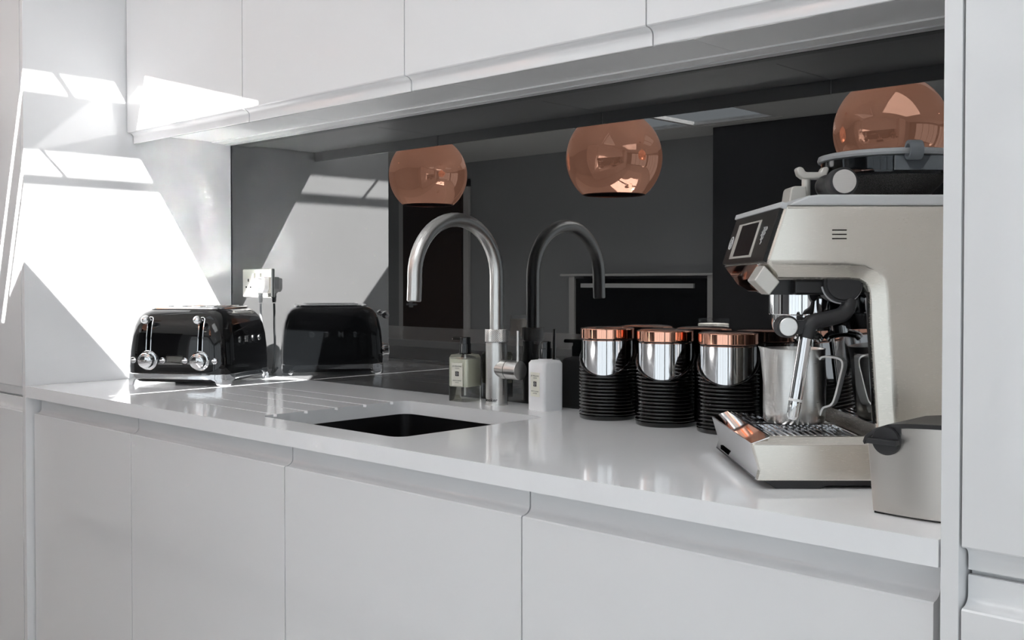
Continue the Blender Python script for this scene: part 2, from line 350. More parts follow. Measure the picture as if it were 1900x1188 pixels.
# ================================================================== tall units, base units, wall units
def jdoor_low(x0, x1, yf, ztop, zlip, zb, name, parent, th=.022, rc=.019):
    # J-pull at the top: the front plane stops at ztop, scoops back and rises to a lip at zlip
    p = [(yf+th, zb), (yf, zb), (yf, ztop-.002), (yf+.002, ztop)]
    n = 6
    for i in range(1, n+1):
        a = PI/2*i/n; p.append((yf+.002+(rc-.002)*math.sin(a), ztop+.012*(1-math.cos(a))))
    p += [(yf+rc, zlip-.001), (yf+rc+.001, zlip), (yf+th+.004, zlip), (yf+th+.004, zb)]
    return MB().prism(p, 'x', x0, x1).build(name, 'gloss_white', parent, smooth=30)
def jdoor_up(x0, x1, yf, zbot, zlip, zt, name, parent, th=.022, rc=.019):
    p = [(yf+th, zt), (yf, zt), (yf, zbot+.002), (yf+.002, zbot)]
    n = 6
    for i in range(1, n+1):
        a = PI/2*i/n; p.append((yf+.002+(rc-.002)*math.sin(a), zbot-.012*(1-math.cos(a))))
    p += [(yf+rc, zlip+.001), (yf+rc+.001, zlip), (yf+th+.004, zlip), (yf+th+.004, zt)]
    return MB().prism(p[::-1], 'x', x0, x1).build(name, 'gloss_white', parent, smooth=30)
G = .0015
XRP = 2.4125
# base cabinets
YB = -.600
bx = [.0, .547, 1.163, 1.781, 2.402]
low_lab = ['white gloss base cabinet under the toaster end of the worktop',
           'white gloss base cabinet under the drainer grooves, second from the left wall',
           'white gloss base cabinet under the sink and canisters, third from the left wall',
           'white gloss base cabinet under the coffee machine, beside the right tall unit']
for k in range(4):
    t = thing('base_cabinet', low_lab[k], 'cabinet', ((bx[k]+bx[k+1])/2, -.3, ZF), 0, 'white handleless base cabinets')
    hw = (bx[k+1]-bx[k])/2
    fl = 0.004 if k == 0 else 0
    jdoor_low(-hw+G+fl, hw-G-(.002 if k == 3 else 0), YB+.3, -.0747-ZF, -.0365-ZF, .11, 'door', t)
    c = MB(); c.box(-hw+.001, -hw+.018, -.272, .29, .10, .69); c.box(hw-.018, hw-.001, -.272, .29, .10, .69); c.box(-hw+.001, hw-.001, -.272, .29, .10, .118); c.box(-hw+.001, hw-.001, .27, .29, .118, .69)
    c.box(-hw+.001, hw-.001, -.272, -.262, .69, .866)
    c.build('carcass', 'carcass', t)
    p = MB(); p.box(-hw, hw, -.22, -.20, 0, .10); p.build('plinth', 'gloss_white', t)
# wall cabinets
YU = -.334; ZU = .697; ZT = 1.33
ux = [.001, .598, 1.203, 1.812, 2.411]
up_lab = ['white gloss wall cabinet in the sunlit corner above the toaster', 'white gloss wall cabinet above the drainer, second from the left wall',
          'white gloss wall cabinet above the tap and sink, third from the left wall', 'white gloss wall cabinet above the coffee machine, beside the right tall unit']
for k in range(4):
    t = thing('wall_cabinet', up_lab[k], 'cabinet', ((ux[k]+ux[k+1])/2, -.155, ZU), 0, 'white handleless wall cabinets')
    hw = (ux[k+1]-ux[k])/2
    jdoor_up(-hw+G, hw-G, YU+.155, .0, .668-ZU, ZT-ZU, 'door', t)
    MB().box(-hw+.0006, hw-.0006, -.152, .1545, 0, ZT-ZU).build('carcass', 'carcass', t, bevel=.001)
struct(MB().box(.0, 2.412, -.36, .0, ZT+.001, ZC-.001).build('trim_2', 'gloss_white'))
# pale profile strip where the wall cabinets meet the glass
ls = thing('light_profile', 'long pale profile strip along the underside of the wall cabinets by the glass', 'profile', (1.206, -.044, ZU))
MB().box(-1.2045, 1.2045, -.024, .018, -.004, -.0002).build('diffuser', 'profile', ls, bevel=.0008)
MB().box(-1.2045, 1.2045, .019, .0425, -.006, -.0002).build('rail', 'grey_plastic', ls, bevel=.0008)

# tall units
def tall(name, label, x0, x1, panel_x0, panel_x1, loc):
    t = thing(name, label, 'cabinet', loc)
    ox, oy, oz = loc
    MB().box(panel_x0-ox, panel_x1-ox, -.62-oy, -.001-oy, ZF-oz, ZC-.003-oz).build('side_panel', 'gloss_white', t, bevel=.001)
    jdoor_up(x0-ox, x1-ox, -.62-oy, -.0043-oz, -.031-oz, ZC-.03-oz, 'door', t)
    jdoor_low(x0-ox, x1-ox, -.62-oy, -.069-oz, -.0362-oz, ZF+.11-oz, 'door', t)
    MB().box(x0-ox, x1-ox, -.59-oy, -.001-oy, ZF+.1-oz, ZC-.03-oz).build('carcass', 'carcass', t)
    MB().box(x0-ox, x1-ox, -.54-oy, -.52-oy, ZF-oz, ZF+.1-oz).build('plinth', 'gloss_white', t)
tall('tall_cabinet', 'tall white gloss cabinet closing the left end of the worktop, its side panel sunlit', -.62, -.0225, -.019, -.001, (-.3, -.3, ZF))
tall('tall_cabinet', 'tall white gloss cabinet at the right end beside the coffee machine', XRP+.0235, XRP+.64, XRP+.001, XRP+.0205, (2.72, -.3, ZF))

# splashback
sp = MB().box(0.0, 2.4115, .0005, .0115, .0005, ZU-.0005).build('splashback', 'black_glass')
tag(sp, 'black mirror-like glass splashback behind the worktop', 'splashback')

# ------------------------------------------------------------------ worktop with undermount cut-out and drainer grooves
wt = thing('worktop', 'continuous white stone worktop with sink cut-out and drainer grooves', 'worktop', (1.206, -.31, 0))
def off(l): return [(x-1.206, y+.31) for x, y in l]
SX0, SX1, SY0, SY1 = .985, 1.425, -.540, -.145
def rr2(x0, x1, y0, y1, r, n=6): return [(q[0], q[1]) for q in rrect((x1-x0)/2, (y1-y0)/2, r, 0, n, (x0+x1)/2, (y0+y1)/2)]
cut = off(rr2(SX0, SX1, SY0, SY1, .028))
gy = [-.502, -.425, -.345, -.266, -.188]
gx = [.56, .52, .50, .465, .44]
base_ = rr2(SX0, SX1, SY0, SY1, .028)
notch = []
for a, b in sorted(zip(gy, gx), reverse=True):
    h = .0043; notch += [(SX0, a+h), (b, a+h*.35), (b, a-h*.35), (SX0, a-h)]
comb = off(base_[:14]+notch+base_[14:])
OUT = off(rect(.0005, 2.4115, -.62, -.0003))
plate('slab', OUT, [comb], -.0055, 0.0, 'quartz', wt, bevel=0)
plate('slab_core', OUT, [cut], -.030, -.0055, 'quartz', wt, bevel=0)
# sink bowl
sk = thing('sink', 'black undermount sink bowl below the worktop', 'sink', ((SX0+SX1)/2, (SY0+SY1)/2, -.0305))
hx, hy = (SX1-SX0)/2+.004, (SY1-SY0)/2+.004
b_ = MB(); b_.loft([rrect(hx+.012, hy+.012, .03, -.001), rrect(hx, hy, .028, -.001), rrect(hx-.002, hy-.002, .028, -.10), rrect(hx-.01, hy-.01, .03, -.16), rrect(hx-.04, hy-.04, .03, -.172), rrect(.05, .05, .0499, -.176)], False, True)
b_.build('bowl', 'black_composite', sk)
d_ = MB(); d_.lathe([(.044, -.1755), (.044, -.172), (.036, -.171), (.03, -.1735)]); d_.build('waste', 'polished', sk)

# ================================================================== tap
tp = thing('kitchen_tap', 'brushed steel swan-neck kitchen tap behind the sink', 'tap', (1.197, -.060, 0))
MB().lathe([(.0252, 0), (.0252, .002), (.0242, .0025), (.0242, .1385), (.0236, .139)]).build('body', 'steel_v', tp)
kn = MB(); kn.lathe([(.0215, .1385), (.0215, .1405), (.0250, .1412), (.0252, .142), (.0252, .1690), (.0248, .1698), (.016, .1698)], 64)
kc = kn.build('knurled_collar', 'knurl', tp)
kp = MB()                                        # raised diamonds of the knurling
for j in range(12):
    for i in range(44):
        a = 2*PI*(i+.5*(j % 2))/44; z = .1432+j*.00228; da, dz = PI/44*.95, .00215
        q = lambda aa, rr, zz: (rr*math.cos(aa), rr*math.sin(aa), zz)
        kp.add([q(a-da, .0251, z), q(a, .0251, z-dz), q(a+da, .0251, z), q(a, .0251, z+dz), q(a, .0260, z)], [(0, 1, 4), (1, 2, 4), (2, 3, 4), (3, 0, 4)])
ko = kp.build('knurling', 'knurl', kc, smooth=0); ko['kind'] = 'stuff'
path = [(0, 0, .165), (0, 0, .22), (0, 0, .26), (0, 0, .289)]
L_ = .242
for i in range(1, 25):
    a = PI*i/24; path.append((0, -L_/2+L_/2*math.cos(a), .289+L_/2*math.sin(a)))
path += [(0, -L_, .275), (0, -L_-.001, .255), (0, -L_-.002, .2365)]
MB().tube(path, .0153, 28).build('spout', 'steel', tp)
MB().cyl((0, -L_-.002, .2366), (0, -L_-.0021, .2345), .0148, .0135).build('outlet', 'steel', tp)
MB().cyl((.012, 0, .0806), (.038, 0, .0806), .0212, seg=40).build('side_barrel', 'steel', tp)
MB().cyl((.037, 0, .0806), (.0395, 0, .0806), .0200, seg=40).build('groove_ring', 'black_plastic', tp)
lv = MB().lathe([(.0212, 0), (.0212, .033), (.0204, .0342), (.019, .0345)], 40, Matrix.Translation((.0395, 0, .0806)) @ Matrix.Rotation(PI/2, 4, 'Y')).build('lever_cap', 'steel', tp)
MB().cyl((.066, 0, .098), (.0665, 0, .168), .0034, seg=16).build('lever_rod', 'steel_v', lv)
text('lettering', 'Quooker', .0105, 'ink', tp, (0, 0, .012), (1, 0, 0), (0, 0, 1), .0003, 1.05, .0002, wrap=.0243)

# ================================================================== soap bottles
def bottle(name, label, loc, rz, clear):
    t = thing(name, label, 'bottle', loc, rz, 'pump soap bottles by the tap')
    h = .0292 if clear else .0285
    if clear:
        MB().loft([rrect(h-.001, h-.001, .008, 0), rrect(h, h, .009, .002), rrect(h, h, .009, .101), rrect(h-.003, h-.003, .009, .1075), rrect(.016, .016, .0158, .1095), rrect(.0135, .0135, .0134, .113)]).build('body', 'glass', t, smooth=50)
        i = h-.0028
        MB().cyl((0, 0, .012), (0, 0, .110), .0022, seg=10).build('dip_tube', 'white_plastic', t)
        MB().loft([rrect(i, i, .006, .034), rrect(i, i, .006, .098)]).build('liquid', 'liquid', t, smooth=50)
    else:
        MB().loft([rrect(h-.001, h-.001, .008, 0), rrect(h, h, .009, .002), rrect(h, h, .009, .101), rrect(h-.004, h-.004, .009, .107), rrect(.016, .016, .0158, .1085), rrect(.0135, .0135, .0134, .112)]).build('body', 'lotion', t, smooth=50)
    c = MB().lathe([(.0145, .1085), (.0145, .132), (.0135, .133)], 40).build('pump_collar', 'black_gloss', t)
    p = MB(); p.lathe([(.0125, .132), (.0125, .1465), (.0115, .1478)], 40)
    p.box(-.034, .0, -.0055, .0055, .1395, .1472)
    pp = p.build('pump_head', 'black_gloss', t, bevel=.0008)
    MB().cyl((-.034, 0, .1425), (-.0365, 0, .1425), .003).build('nozzle', 'chrome', pp)
    lab = MB(); lab.box(-.0165, .0165, -h-.0004, -h+.0002, .036, .0895) if clear else lab.box(-.0155, .0155, -h-.0004, -h+.0002, .030, .082)
    lb = lab.build('label', 'paper', t, smooth=0)
    z0 = .0 if clear else -.007
    y = -h-.0006
    X, Z = (1, 0, 0), (0, 0, 1)
    text('lettering', 'JO MALONE', .0045, 'grey_ink', lb, (0, y, .0815+z0), X, Z, .0001, 1.15)
    text('lettering', 'LONDON', .0026, 'grey_ink', lb, (0, y, .0768+z0), X, Z, .0001, 1.2)
    text('lettering', 'BODY & HAND', .0034, 'grey_ink', lb, (0, y, .0485+z0), X, Z, .0001, 1.1)
    text('lettering', 'WASH' if clear else 'LOTION', .0034, 'grey_ink', lb, (0, y, .0440+z0), X, Z, .0001, 1.1)
    em = MB(); em.box(-.0052, .0052, y-.0001, y+.0001, .059+z0, .0695+z0); e = em.build('emblem', 'ink', lb, smooth=0)
    sw = MB(); zc = .06425+z0; sw.tube([(.0030*math.cos(2*PI*i/12), y-.0002, zc+.0034*math.sin(2*PI*i/12)) for i in range(12)], .0003, 5, closed=True); sw.tube([(-.002, y-.0002, zc-.0022), (.0008, y-.0002, zc-.0006), (-.0008, y-.0002, zc+.0006), (.002, y-.0002, zc+.0022)], .0003, 5)
    sw.build('emblem_swirl', 'icon', lb, smooth=0)
    return t
bottle('soap_bottle', 'clear glass pump bottle of pale soap left of the tap', (1.0875, -.0525, 0), R(7), True)
bottle('soap_bottle', 'opaque white pump bottle right of the tap', (1.3395, -.0545, 0), R(-9), False)

# ================================================================== canisters
def canister(loc, label):
    t = thing('storage_canister', label, 'canister', loc, 0, 'copper lidded storage canisters')
    H = .160
    MB().lathe([(.0525, .004), (.0525, H-.002), (.0505, H)], 64).build('steel_body', 'polished', t)
    # ribbed black sleeve with a slanted top edge
    seg = 72; phi = math.atan2(-.78, .40); nr = 13
    prof = []
    prof += [(.0555, 0.0), (.0575, .002), (.0575, .0085)]
    z = .0085; pitch = .0068; k = 0
    while z < H-.004:
        for q in range(6):
            a = PI*q/6; prof.append((.0545+.0036*math.sin(a), z+pitch*q/6))
        z += pitch
    prof.append((.0545, z))
    def top(a): return .1285 - .040*math.cos(a-phi)
    rings = []
    for r, zz in prof:
        ring = []
        for i in range(seg):
            a = 2*PI*i/seg; zt = top(a); ring.append((r*math.cos(a), r*math.sin(a), min(zz, zt)))
        rings.append(ring)
    last = rings[-1]
    rings.append([(.0530*math.cos(2*PI*i/seg), .0530*math.sin(2*PI*i/seg), last[i][2]) for i in range(seg)])
    sv = MB().loft(rings, True, False).build('ribbed_sleeve', 'black_gloss', t, smooth=60)
    rim = [(.0558*math.cos(2*PI*i/seg), .0558*math.sin(2*PI*i/seg), min(top(2*PI*i/seg), H-.004)) for i in range(seg)]
    MB().tube(rim, .0016, 8, closed=True).build('rim', 'black_gloss', sv)
    MB().lathe([(.0490, H-.001), (.0512, H-.0005), (.0512, H+.0015), (.049, H+.002)], 64).build('seal', 'black_plastic', t)
    MB().lathe([(.050, H+.002), (.0545, H+.002), (.0552, H+.003), (.0552, H+.0205), (.0540, H+.0222), (.046, H+.0242), (.030, H+.0252), (.001, H+.0256)], 64).build('lid', 'copper', t, smooth=25)
    return t
cl = ['black ribbed canister with copper lid, next to the white bottle', 'black ribbed canister with copper lid, in the middle of the row of three', 'black ribbed canister with copper lid, beside the coffee machine']
for (x, y), l in zip(((1.519, -.0655), (1.662, -.0665), (1.803, -.0665)), cl): canister((x, y, 0), l)

# ================================================================== toaster
TW = .15
ts = thing('toaster', 'black retro four-slot toaster with chrome levers and knobs in the sunlit corner', 'toaster', (.2, -.2215, 0), R(33))
lv_ = [(.030, .1495), (.05, .1500), (.09, .1485), (.13, .1450), (.158, .1395), (.178, .1325), (.191, .123), (.199, .112), (.203, .100)]
MB().loft([rrect(h, h, .052-(.15-h)*.25, z, 10) for z, h in lv_]).build('body', 'black_gloss', ts, smooth=60)
base = MB().loft([rrect(.146, .146, .05, .0165, 10), rrect(.1515, .1515, .053, .018, 10), rrect(.1515, .1515, .053, .0305, 10), rrect(.1485, .1485, .05, .033, 10)]).build('base', 'chrome', ts, smooth=40)
for sx in (1, -1):
    for sy in (1, -1):
        f = MB(); cx_, cy_ = sx*.104, sy*.104
        def ring(z, o, ang0, ang1):
            pts = []
            for i in range(9):
                a = ang0+(ang1-ang0)*i/8; pts.append((cx_+o*math.cos(a), cy_+o*math.sin(a), z))
            for i in range(9):
                a = ang1-(ang1-ang0)*i/8; pts.append((cx_+(o-.006)*math.cos(a), cy_+(o-.006)*math.sin(a), z))
            return pts
        m0 = math.atan2(sy, sx)
        f.loft([ring(0, .0465, m0-R(20), m0+R(20)), ring(.004, .047, m0-R(24), m0+R(24)), ring(.013, .0475, m0-R(30), m0+R(30)), ring(.0185, .0475, m0-R(44), m0+R(44))])
        f.build('foot', 'chrome', ts, smooth=40)
MB().loft([rrect(.13, .13, .04, .008, 6), rrect(.14, .14, .045, .0165, 6)]).build('underside', 'black_plastic', ts)
tpz = MB().loft([rrect(.106, .106, .035, .2025, 8), rrect(.105, .105, .035, .2060, 8), rrect(.102, .102, .034, .2075, 8)]).build('top_plate', 'top_chrome', ts, smooth=30)
for x in (-.067, -.026, .026, .067):
    MB().box(x-.0115, x+.0115, -.076, .076, .2076, .2081).build('slot', 'void', tpz)
    fr_ = MB(); pts = [(p[0]+x, p[1], .2085) for p in rrect(.0130, .078, .006, 0, 4)]
    fr_.tube(pts, .0013, 8, closed=True); fr_.build('slot_rim', 'chrome', tpz)
def yface(z):                                    # depth of the knob face at height z
    for (za, ha), (zb, hb) in zip(lv_, lv_[1:]):
        if za <= z <= zb: return -(ha+(hb-ha)*(z-za)/(zb-za))
    return -.15
for x in (-.074, .074):
    tr = MB(); pl = [(x, yface(z)-.0004, z) for z in (.092, .11, .13, .15, .166, .178)]
    for d in (-.0065, .0065): tr.tube([(p[0]+d, p[1], p[2]) for p in pl], .0016, 8)
    tr.tube([(x-.0065, pl[0][1], .092), (x-.003, pl[0][1], .0885), (x+.003, pl[0][1], .0885), (x+.0065, pl[0][1], .092)], .0016, 8)
    tr.tube([(x-.0065, pl[-1][1], .178), (x-.003, pl[-1][1], .1815), (x+.003, pl[-1][1], .1815), (x+.0065, pl[-1][1], .178)], .0016, 8)
    tro = tr.build('lever_track', 'chrome', ts)
    vo = MB()
    for (p, q) in zip(pl, pl[1:]):
        vo.add([(x-.005, p[1]-.0006, p[2]), (x+.005, p[1]-.0006, p[2]), (x+.005, q[1]-.0006, q[2]), (x-.005, q[1]-.0006, q[2])], [(0, 1, 2, 3)])
    vo.build('track_slot', 'void', tro)
    le = MB(); yy = yface(.174); le.cyl((x, yy+.004, .1735), (x, yy-.022, .1745), .0042); le.sphere((x, yy-.028, .1748), .0118)
    le.build('lever', 'chrome', ts)
    yk = yface(.067)
    kb = MB().lathe([(.0265, 0), (.0265, .004), (.0245, .0065), (.0215, .007), (.0205, .009), (.0205, .021), (.0190, .0235), (.0165, .0245)], 48, Matrix.Translation((x, yk+.003, .067)) @ Matrix.Rotation(PI/2, 4, 'X')).build('knob', 'chrome', ts, smooth=30)
    MB().lathe([(.0150, .0240), (.0150, .0253), (.0140, .0258)], 40, Matrix.Translation((x, yk+.003, .067)) @ Matrix.Rotation(PI/2, 4, 'X')).build('stop_button', 'polished', kb)
    text('lettering', 'STOP', .0068, 'grey_ink', kb, (x, yk-.0236, .067), (1, 0, 0), (0, 0, 1), .0002, 1.0, .0002)
    for d in (-.042, .042):
        MB().lathe([(.0082, -.003), (.0082, .003), (.0072, .0042), (.004, .0045)], 28, Matrix.Translation((x+d, yk, .067)) @ Matrix.Rotation(PI/2, 4, 'X')).build('push_button', 'polished', ts)
for sx in (1, -1):
    for k, ch in enumerate('SMEG'):
        yy = (-.063+.042*k)*sx
        text('lettering', ch, .0205, 'badge', ts, (sx*(.1462), yy, .119), (0, sx, 0), (0, 0, 1), .0018, 1.0, .0011)

# ================================================================== socket, plug and lead
so_ = thing('wall_socket', 'polished double wall socket on the black glass above the toaster', 'socket', (.1475, 0, .2715))
MB().loft([rrect(.0765, .0425, .003, .0006), rrect(.0765, .0425, .003, .004), rrect(.0745, .0405, .003, .0065)], mx=Matrix.Rotation(PI/2, 4, 'X')).build('plate', 'socket', so_, smooth=30)
for sx in (-1, 1):
    MB().box(sx*.016-.006, sx*.016+.006, -.0105, -.0060, .010, .030).build('switch', 'socket', so_, bevel=.0012)
    hm = MB(); cx_ = sx*.045
    hm.box(cx_-.0025, cx_+.0025, -.0068, -.0062, .004, .013); hm.box(cx_-.015, cx_-.008, -.0068, -.0062, -.014, -.0095); hm.box(cx_+.008, cx_+.015, -.0068, -.0062, -.014, -.0095)
    hm.build('pin_holes', 'void', so_)
pg = thing('power_plug', 'white three pin plug pushed into the socket', 'plug', (.1925, -.0068, .268))
MB().prism([(-.024, .022), (.024, .022), (.024, -.012), (.014, -.026), (-.014, -.026), (-.024, -.012)], 'y', -.021, 0).build('plug_body', 'white_plastic', pg, bevel=.004, bseg=3)
MB().prism([(-.016, .018), (.016, .018), (.016, -.012), (.010, -.022), (-.010, -.022), (-.016, -.012)], 'y', -.036, -.0205).build('grip', 'white_plastic', pg, bevel=.004, bseg=3)
MB().lathe([(.0075, 0), (.0062, .008), (.0072, .010), (.0056, .018), (.0064, .020), (.0048, .028)], 20, Matrix.Translation((0, -.016, -.0255)) @ Matrix.Rotation(PI, 4, 'X')).build('strain_relief', 'grey_cable', pg)
ca = MB().tube(smooth_path([(0, 0, 0), (.001, 0, -.03), (.004, .002, -.07), (.006, .002, -.12), (.002, .001, -.165), (-.012, -.003, -.198), (-.035, -.014, -.2078), (-.05, -.035, -.205), (-.055, -.047, -.196)], 8), .0034, 10).build('power_cable', 'grey_cable', loc=(.1925, -.0228, .212))
tag(ca, 'grey cable hanging from the plug down behind the toaster', 'cable')

# ================================================================== coffee machine (local X to its back, Y across, Z up)
cm = thing('coffee_machine', 'champagne steel espresso machine with touch screen in the right corner', 'coffee machine', (2.143, -.499, 0), YAW)
WD = .282
Cc = [(-.0087, .302), (.095, .302), (.122, .3005), (.141, .293), (.1495, .279), (.1515, .258), (.1545, .22), (.1645, .089), (.168, .012)]
Bb = [(.0085, .279, .017), (.106, .279, .017), (.1205, .2775, .017), (.128, .272, .016), (.131, .262, .015), (.1314, .250, .0135), (.1318, .22, .012), (.1417, .089, .012), (.145, .012, .012)]
Dd = [(.318, .012), (.318, .302), (.318, .377), (.0152, .377)]
V = [(x, 0, z) for x, z in Cc]+[(x, y, z) for x, z, y in Bb]+[(x, 0, z) for x, z in Dd]
nC = len(Cc)
F_ = [(i, i+1, nC+i+1, nC+i) for i in range(nC-1)]+[tuple(range(nC))+tuple(range(2*nC, 2*nC+4))]
def mir(v): return (v[0], WD-v[1], v[2])
n_ = len(V)
outl = [2*nC+3, 0]+list(range(nC, 2*nC))+[nC-1, 2*nC, 2*nC+1, 2*nC+2]
vs = V+[mir(v) for v in V]
fs2 = F_+[tuple(i+n_ for i in f[::-1]) for f in F_]+[(outl[i], outl[(i+1) % len(outl)], outl[(i+1) % len(outl)]+n_, outl[i]+n_) for i in range(len(outl))]
MB().add(vs, fs2).build('housing', 'champagne', cm, smooth=50, bevel=.0075, bseg=5, bang=24)
for i in range(3):
    z = .3335+i*.0056
    MB().box(.0775, .0965, -.0006, .004, z-.0007, z+.0007).build('vent_slot', 'void', cm)
MB().prism([(.0195, .3775), (.030, .3835), (.047, .3905), (.062, .392), (.316, .392), (.316, .3775)], 'y', .001, WD-.001).build('top_cover', 'grey_plastic', cm, bevel=.004, bseg=3)
# sloping front panel
nd = Vector((-.0087-.0152, 0, .302-.377)); ln = nd.length; nd.normalize(); nn = Vector((-.95, 0, .303)).normalized()
def fp(y, s, o): p = Vector((.0152, y, .377))+nd*(s*ln)+nn*o; return tuple(p)
def fpbox(y0, y1, s0, s1, o0, o1): return MB().add([fp(y0, s0, o0), fp(y1, s0, o0), fp(y1, s1, o0), fp(y0, s1, o0), fp(y0, s0, o1), fp(y1, s0, o1), fp(y1, s1, o1), fp(y0, s1, o1)], [(3, 2, 1, 0), (4, 5, 6, 7), (0, 1, 5, 4), (1, 2, 6, 5), (2, 3, 7, 6), (3, 0, 4, 7)])
pn = fpbox(.006, WD-.004, .04, .99, -.003, .0045).build('front_panel', 'black_dusty', cm, bevel=.0015)
fpbox(.0, WD+.004, -.05, .05, -.003, .006).build('panel_trim', 'grey_plastic', cm, bevel=.001)
fpbox(.088, .232, .20, .90, .0043, .0058).build('screen_bezel', 'champagne_paint', pn, bevel=.0006)
fpbox(.098, .205, .24, .86, .0055, .0062).build('screen', 'screen', pn)
ic = MB()
for k, (y, s) in enumerate([(.060, .36), (.052, .36), (.044, .36), (.064, .44), (.056, .44), (.048, .44), (.060, .52), (.052, .52), (.055, .60)]):
    a, b, c = fp(y, s, .0048), fp(y-.004, s+.035, .0048), fp(y, s+.07, .0048)
    ic.tube([a, b, c], .0006, 6)
io = ic.build('steam_icon', 'icon', pn)
rg = MB(); rg.tube([fp(.257+.010*math.cos(2*PI*i/24), .56+.13*math.sin(2*PI*i/24), .0048) for i in range(24)], .0007, 6, closed=True); rg.tube([fp(.257, .49, .0048), fp(.254, .56, .0048), fp(.260, .56, .0048), fp(.257, .63, .0048)], .0006, 6)
rg.build('power_icon', 'icon', pn)
MB().prism([(-.0095, .301), (-.004, .303), (.028, .266), (.033, .2620), (.030, .2610), (.012, .272)], 'y', .054, WD-.003).build('chrome_chin', 'chrome', cm, bevel=.003)
MB().prism([(-.0075, .2990), (.0085, .2800), (.040, .2800), (.040, .2585), (.002, .2585), (-.012, .2760)], 'y', .0505, .0535).build('chin_end', 'black_plastic', cm)
# control dial on the chin
MB().prism([(-.0105, .2985), (-.0240, .2778), (-.0035, .2583), (.0105, .2760)], 'y', .006, .050).build('select_dial', 'champagne_paint', cm, bevel=.002, bseg=3)
# group heads and portafilter
MB().box(.036, .130, .030, .255, .2585, .2795).build('group_cover', 'black_plastic', cm, bevel=.004)
def vcyl(x, y, prof, name, m, par=cm, seg=48): return MB().lathe(prof, seg, Matrix.Translation((x, y, 0))).build(name, m, par, smooth=30)
gh = vcyl(.0755, .14, [(.044, .2590), (.0468, .2580), (.0468, .2300), (.0455, .2285), (.042, .2280)], 'group_head', 'chrome')
vcyl(.0755, .14, [(.0425, .2285), (.0425, .2150), (.040, .2065), (.038, .2060)], 'group_ring', 'polished', gh)
vcyl(.104, .205, [(.024, .2590), (.030, .2580), (.030, .2360), (.028, .2350)], 'grinder_head', 'chrome')
pf = vcyl(.104, .205, [(.029, .2345), (.0315, .2335), (.0315, .2200), (.022, .2100), (.013, .2080), (.013, .197)], 'portafilter', 'chrome')
sp_ = MB(); sp_.tube(smooth_path([(.082, .19, .187), (.088, .192, .193), (.104, .203, .196), (.120, .214, .193), (.126, .216, .187)], 5), .0065, 14); sp_.build('spout', 'chrome', pf)
MB().cyl((.104, .190, .226), (.070, .080, .222), .010, .008).build('portafilter_arm', 'chrome', pf)
MB().add([(.1275, .014, .262), (.1275, WD-.014, .262), (.1285, WD-.014, .22), (.1285, .014, .22), (.1375, .014, .086), (.1375, WD-.014, .086),
          (.1305, .014, .262), (.1305, WD-.014, .262), (.1315, WD-.014, .22), (.1315, .014, .22), (.1405, .014, .086), (.1405, WD-.014, .086)],
         [(0, 1, 2, 3), (3, 2, 5, 4), (6, 9, 8, 7), (9, 10, 11, 8), (0, 3, 9, 6), (3, 4, 10, 9), (1, 7, 8, 2), (2, 8, 11, 5), (0, 6, 7, 1), (4, 5, 11, 10)]).build('back_plate', 'black_gloss', cm)
MB().add([(.1268, .0145, .255), (.1268, .075, .255), (.1365, .075, .090), (.1365, .0145, .090), (.1278, .0145, .255), (.1278, .075, .255), (.1375, .075, .090), (.1375, .0145, .090)], [(0, 1, 2, 3), (7, 6, 5, 4), (0, 4, 5, 1), (1, 5, 6, 2), (2, 6, 7, 3), (3, 7, 4, 0)]).build('chrome_trim', 'chrome', cm, smooth=0)
MB().tube(smooth_path([(.116, .225, .258), (.116, .225, .22), (.116, .225, .16), (.117, .223, .118), (.118, .221, .112)], 6), .0042, 12).build('hot_water_tube', 'chrome', cm)
# steam wand
wd = MB(); wd.cyl((.1, .060, .2745), (.1, .0225, .2745), .0268, .0262, 44); wd.cyl((.1, .0227, .2745), (.1, .0200, .2745), .0235, .0225, 44)
wo = wd.build('steam_pivot', 'black_satin', cm, bevel=.001)
MB().tube([(.1+.0272*math.cos(R(190)+R(160)*i/30), .030, .2745+.0272*math.sin(R(190)+R(160)*i/30)) for i in range(31)], .0013, 8).build('pivot_trim', 'grey_plastic', wo)
MB().tube(smooth_path([(.110, .030, .252), (.108, .028, .2425), (.099, .024, .2325), (.080, .020, .2270), (.061, .017, .2235), (.0520, .016, .2165), (.0478, .016, .2010)], 6), [.0105]*37, 16).build('steam_arm', 'black_satin', wo)
jn = MB(); jn.cyl((.021, .003, .2165), (.021, .026, .2165), .0150, seg=36); jn.box(.024, .052, .009, .023, .206, .2245); jo = jn.build('joint', 'black_satin', wo, bevel=.002)
MB().lathe([(.0122, 0), (.0122, .0012), (.0115, .0018)], 36, Matrix.Translation((.021, .0032, .2165)) @ Matrix.Rotation(PI/2, 4, 'X')).build('joint_cap', 'steel_v', jo)
wv = MB().tube([(.0475, .016, .2030), (.0435, .016, .1760), (.0345, .016, .1190)], [.0088, .0088, .0088], 20).build('steam_tube', 'polished', wo)
MB().tube([(.0347, .016, .1195), (.0341, .016, .1160)], .0092, 20).build('tube_ring', 'white_plastic', wv)
MB().tube([(.0341, .016, .1160), (.0308, .016, .0960), (.0302, .016, .0915)], [.0086, .0082, .0062], 20).build('steam_tip', 'chrome', wv)
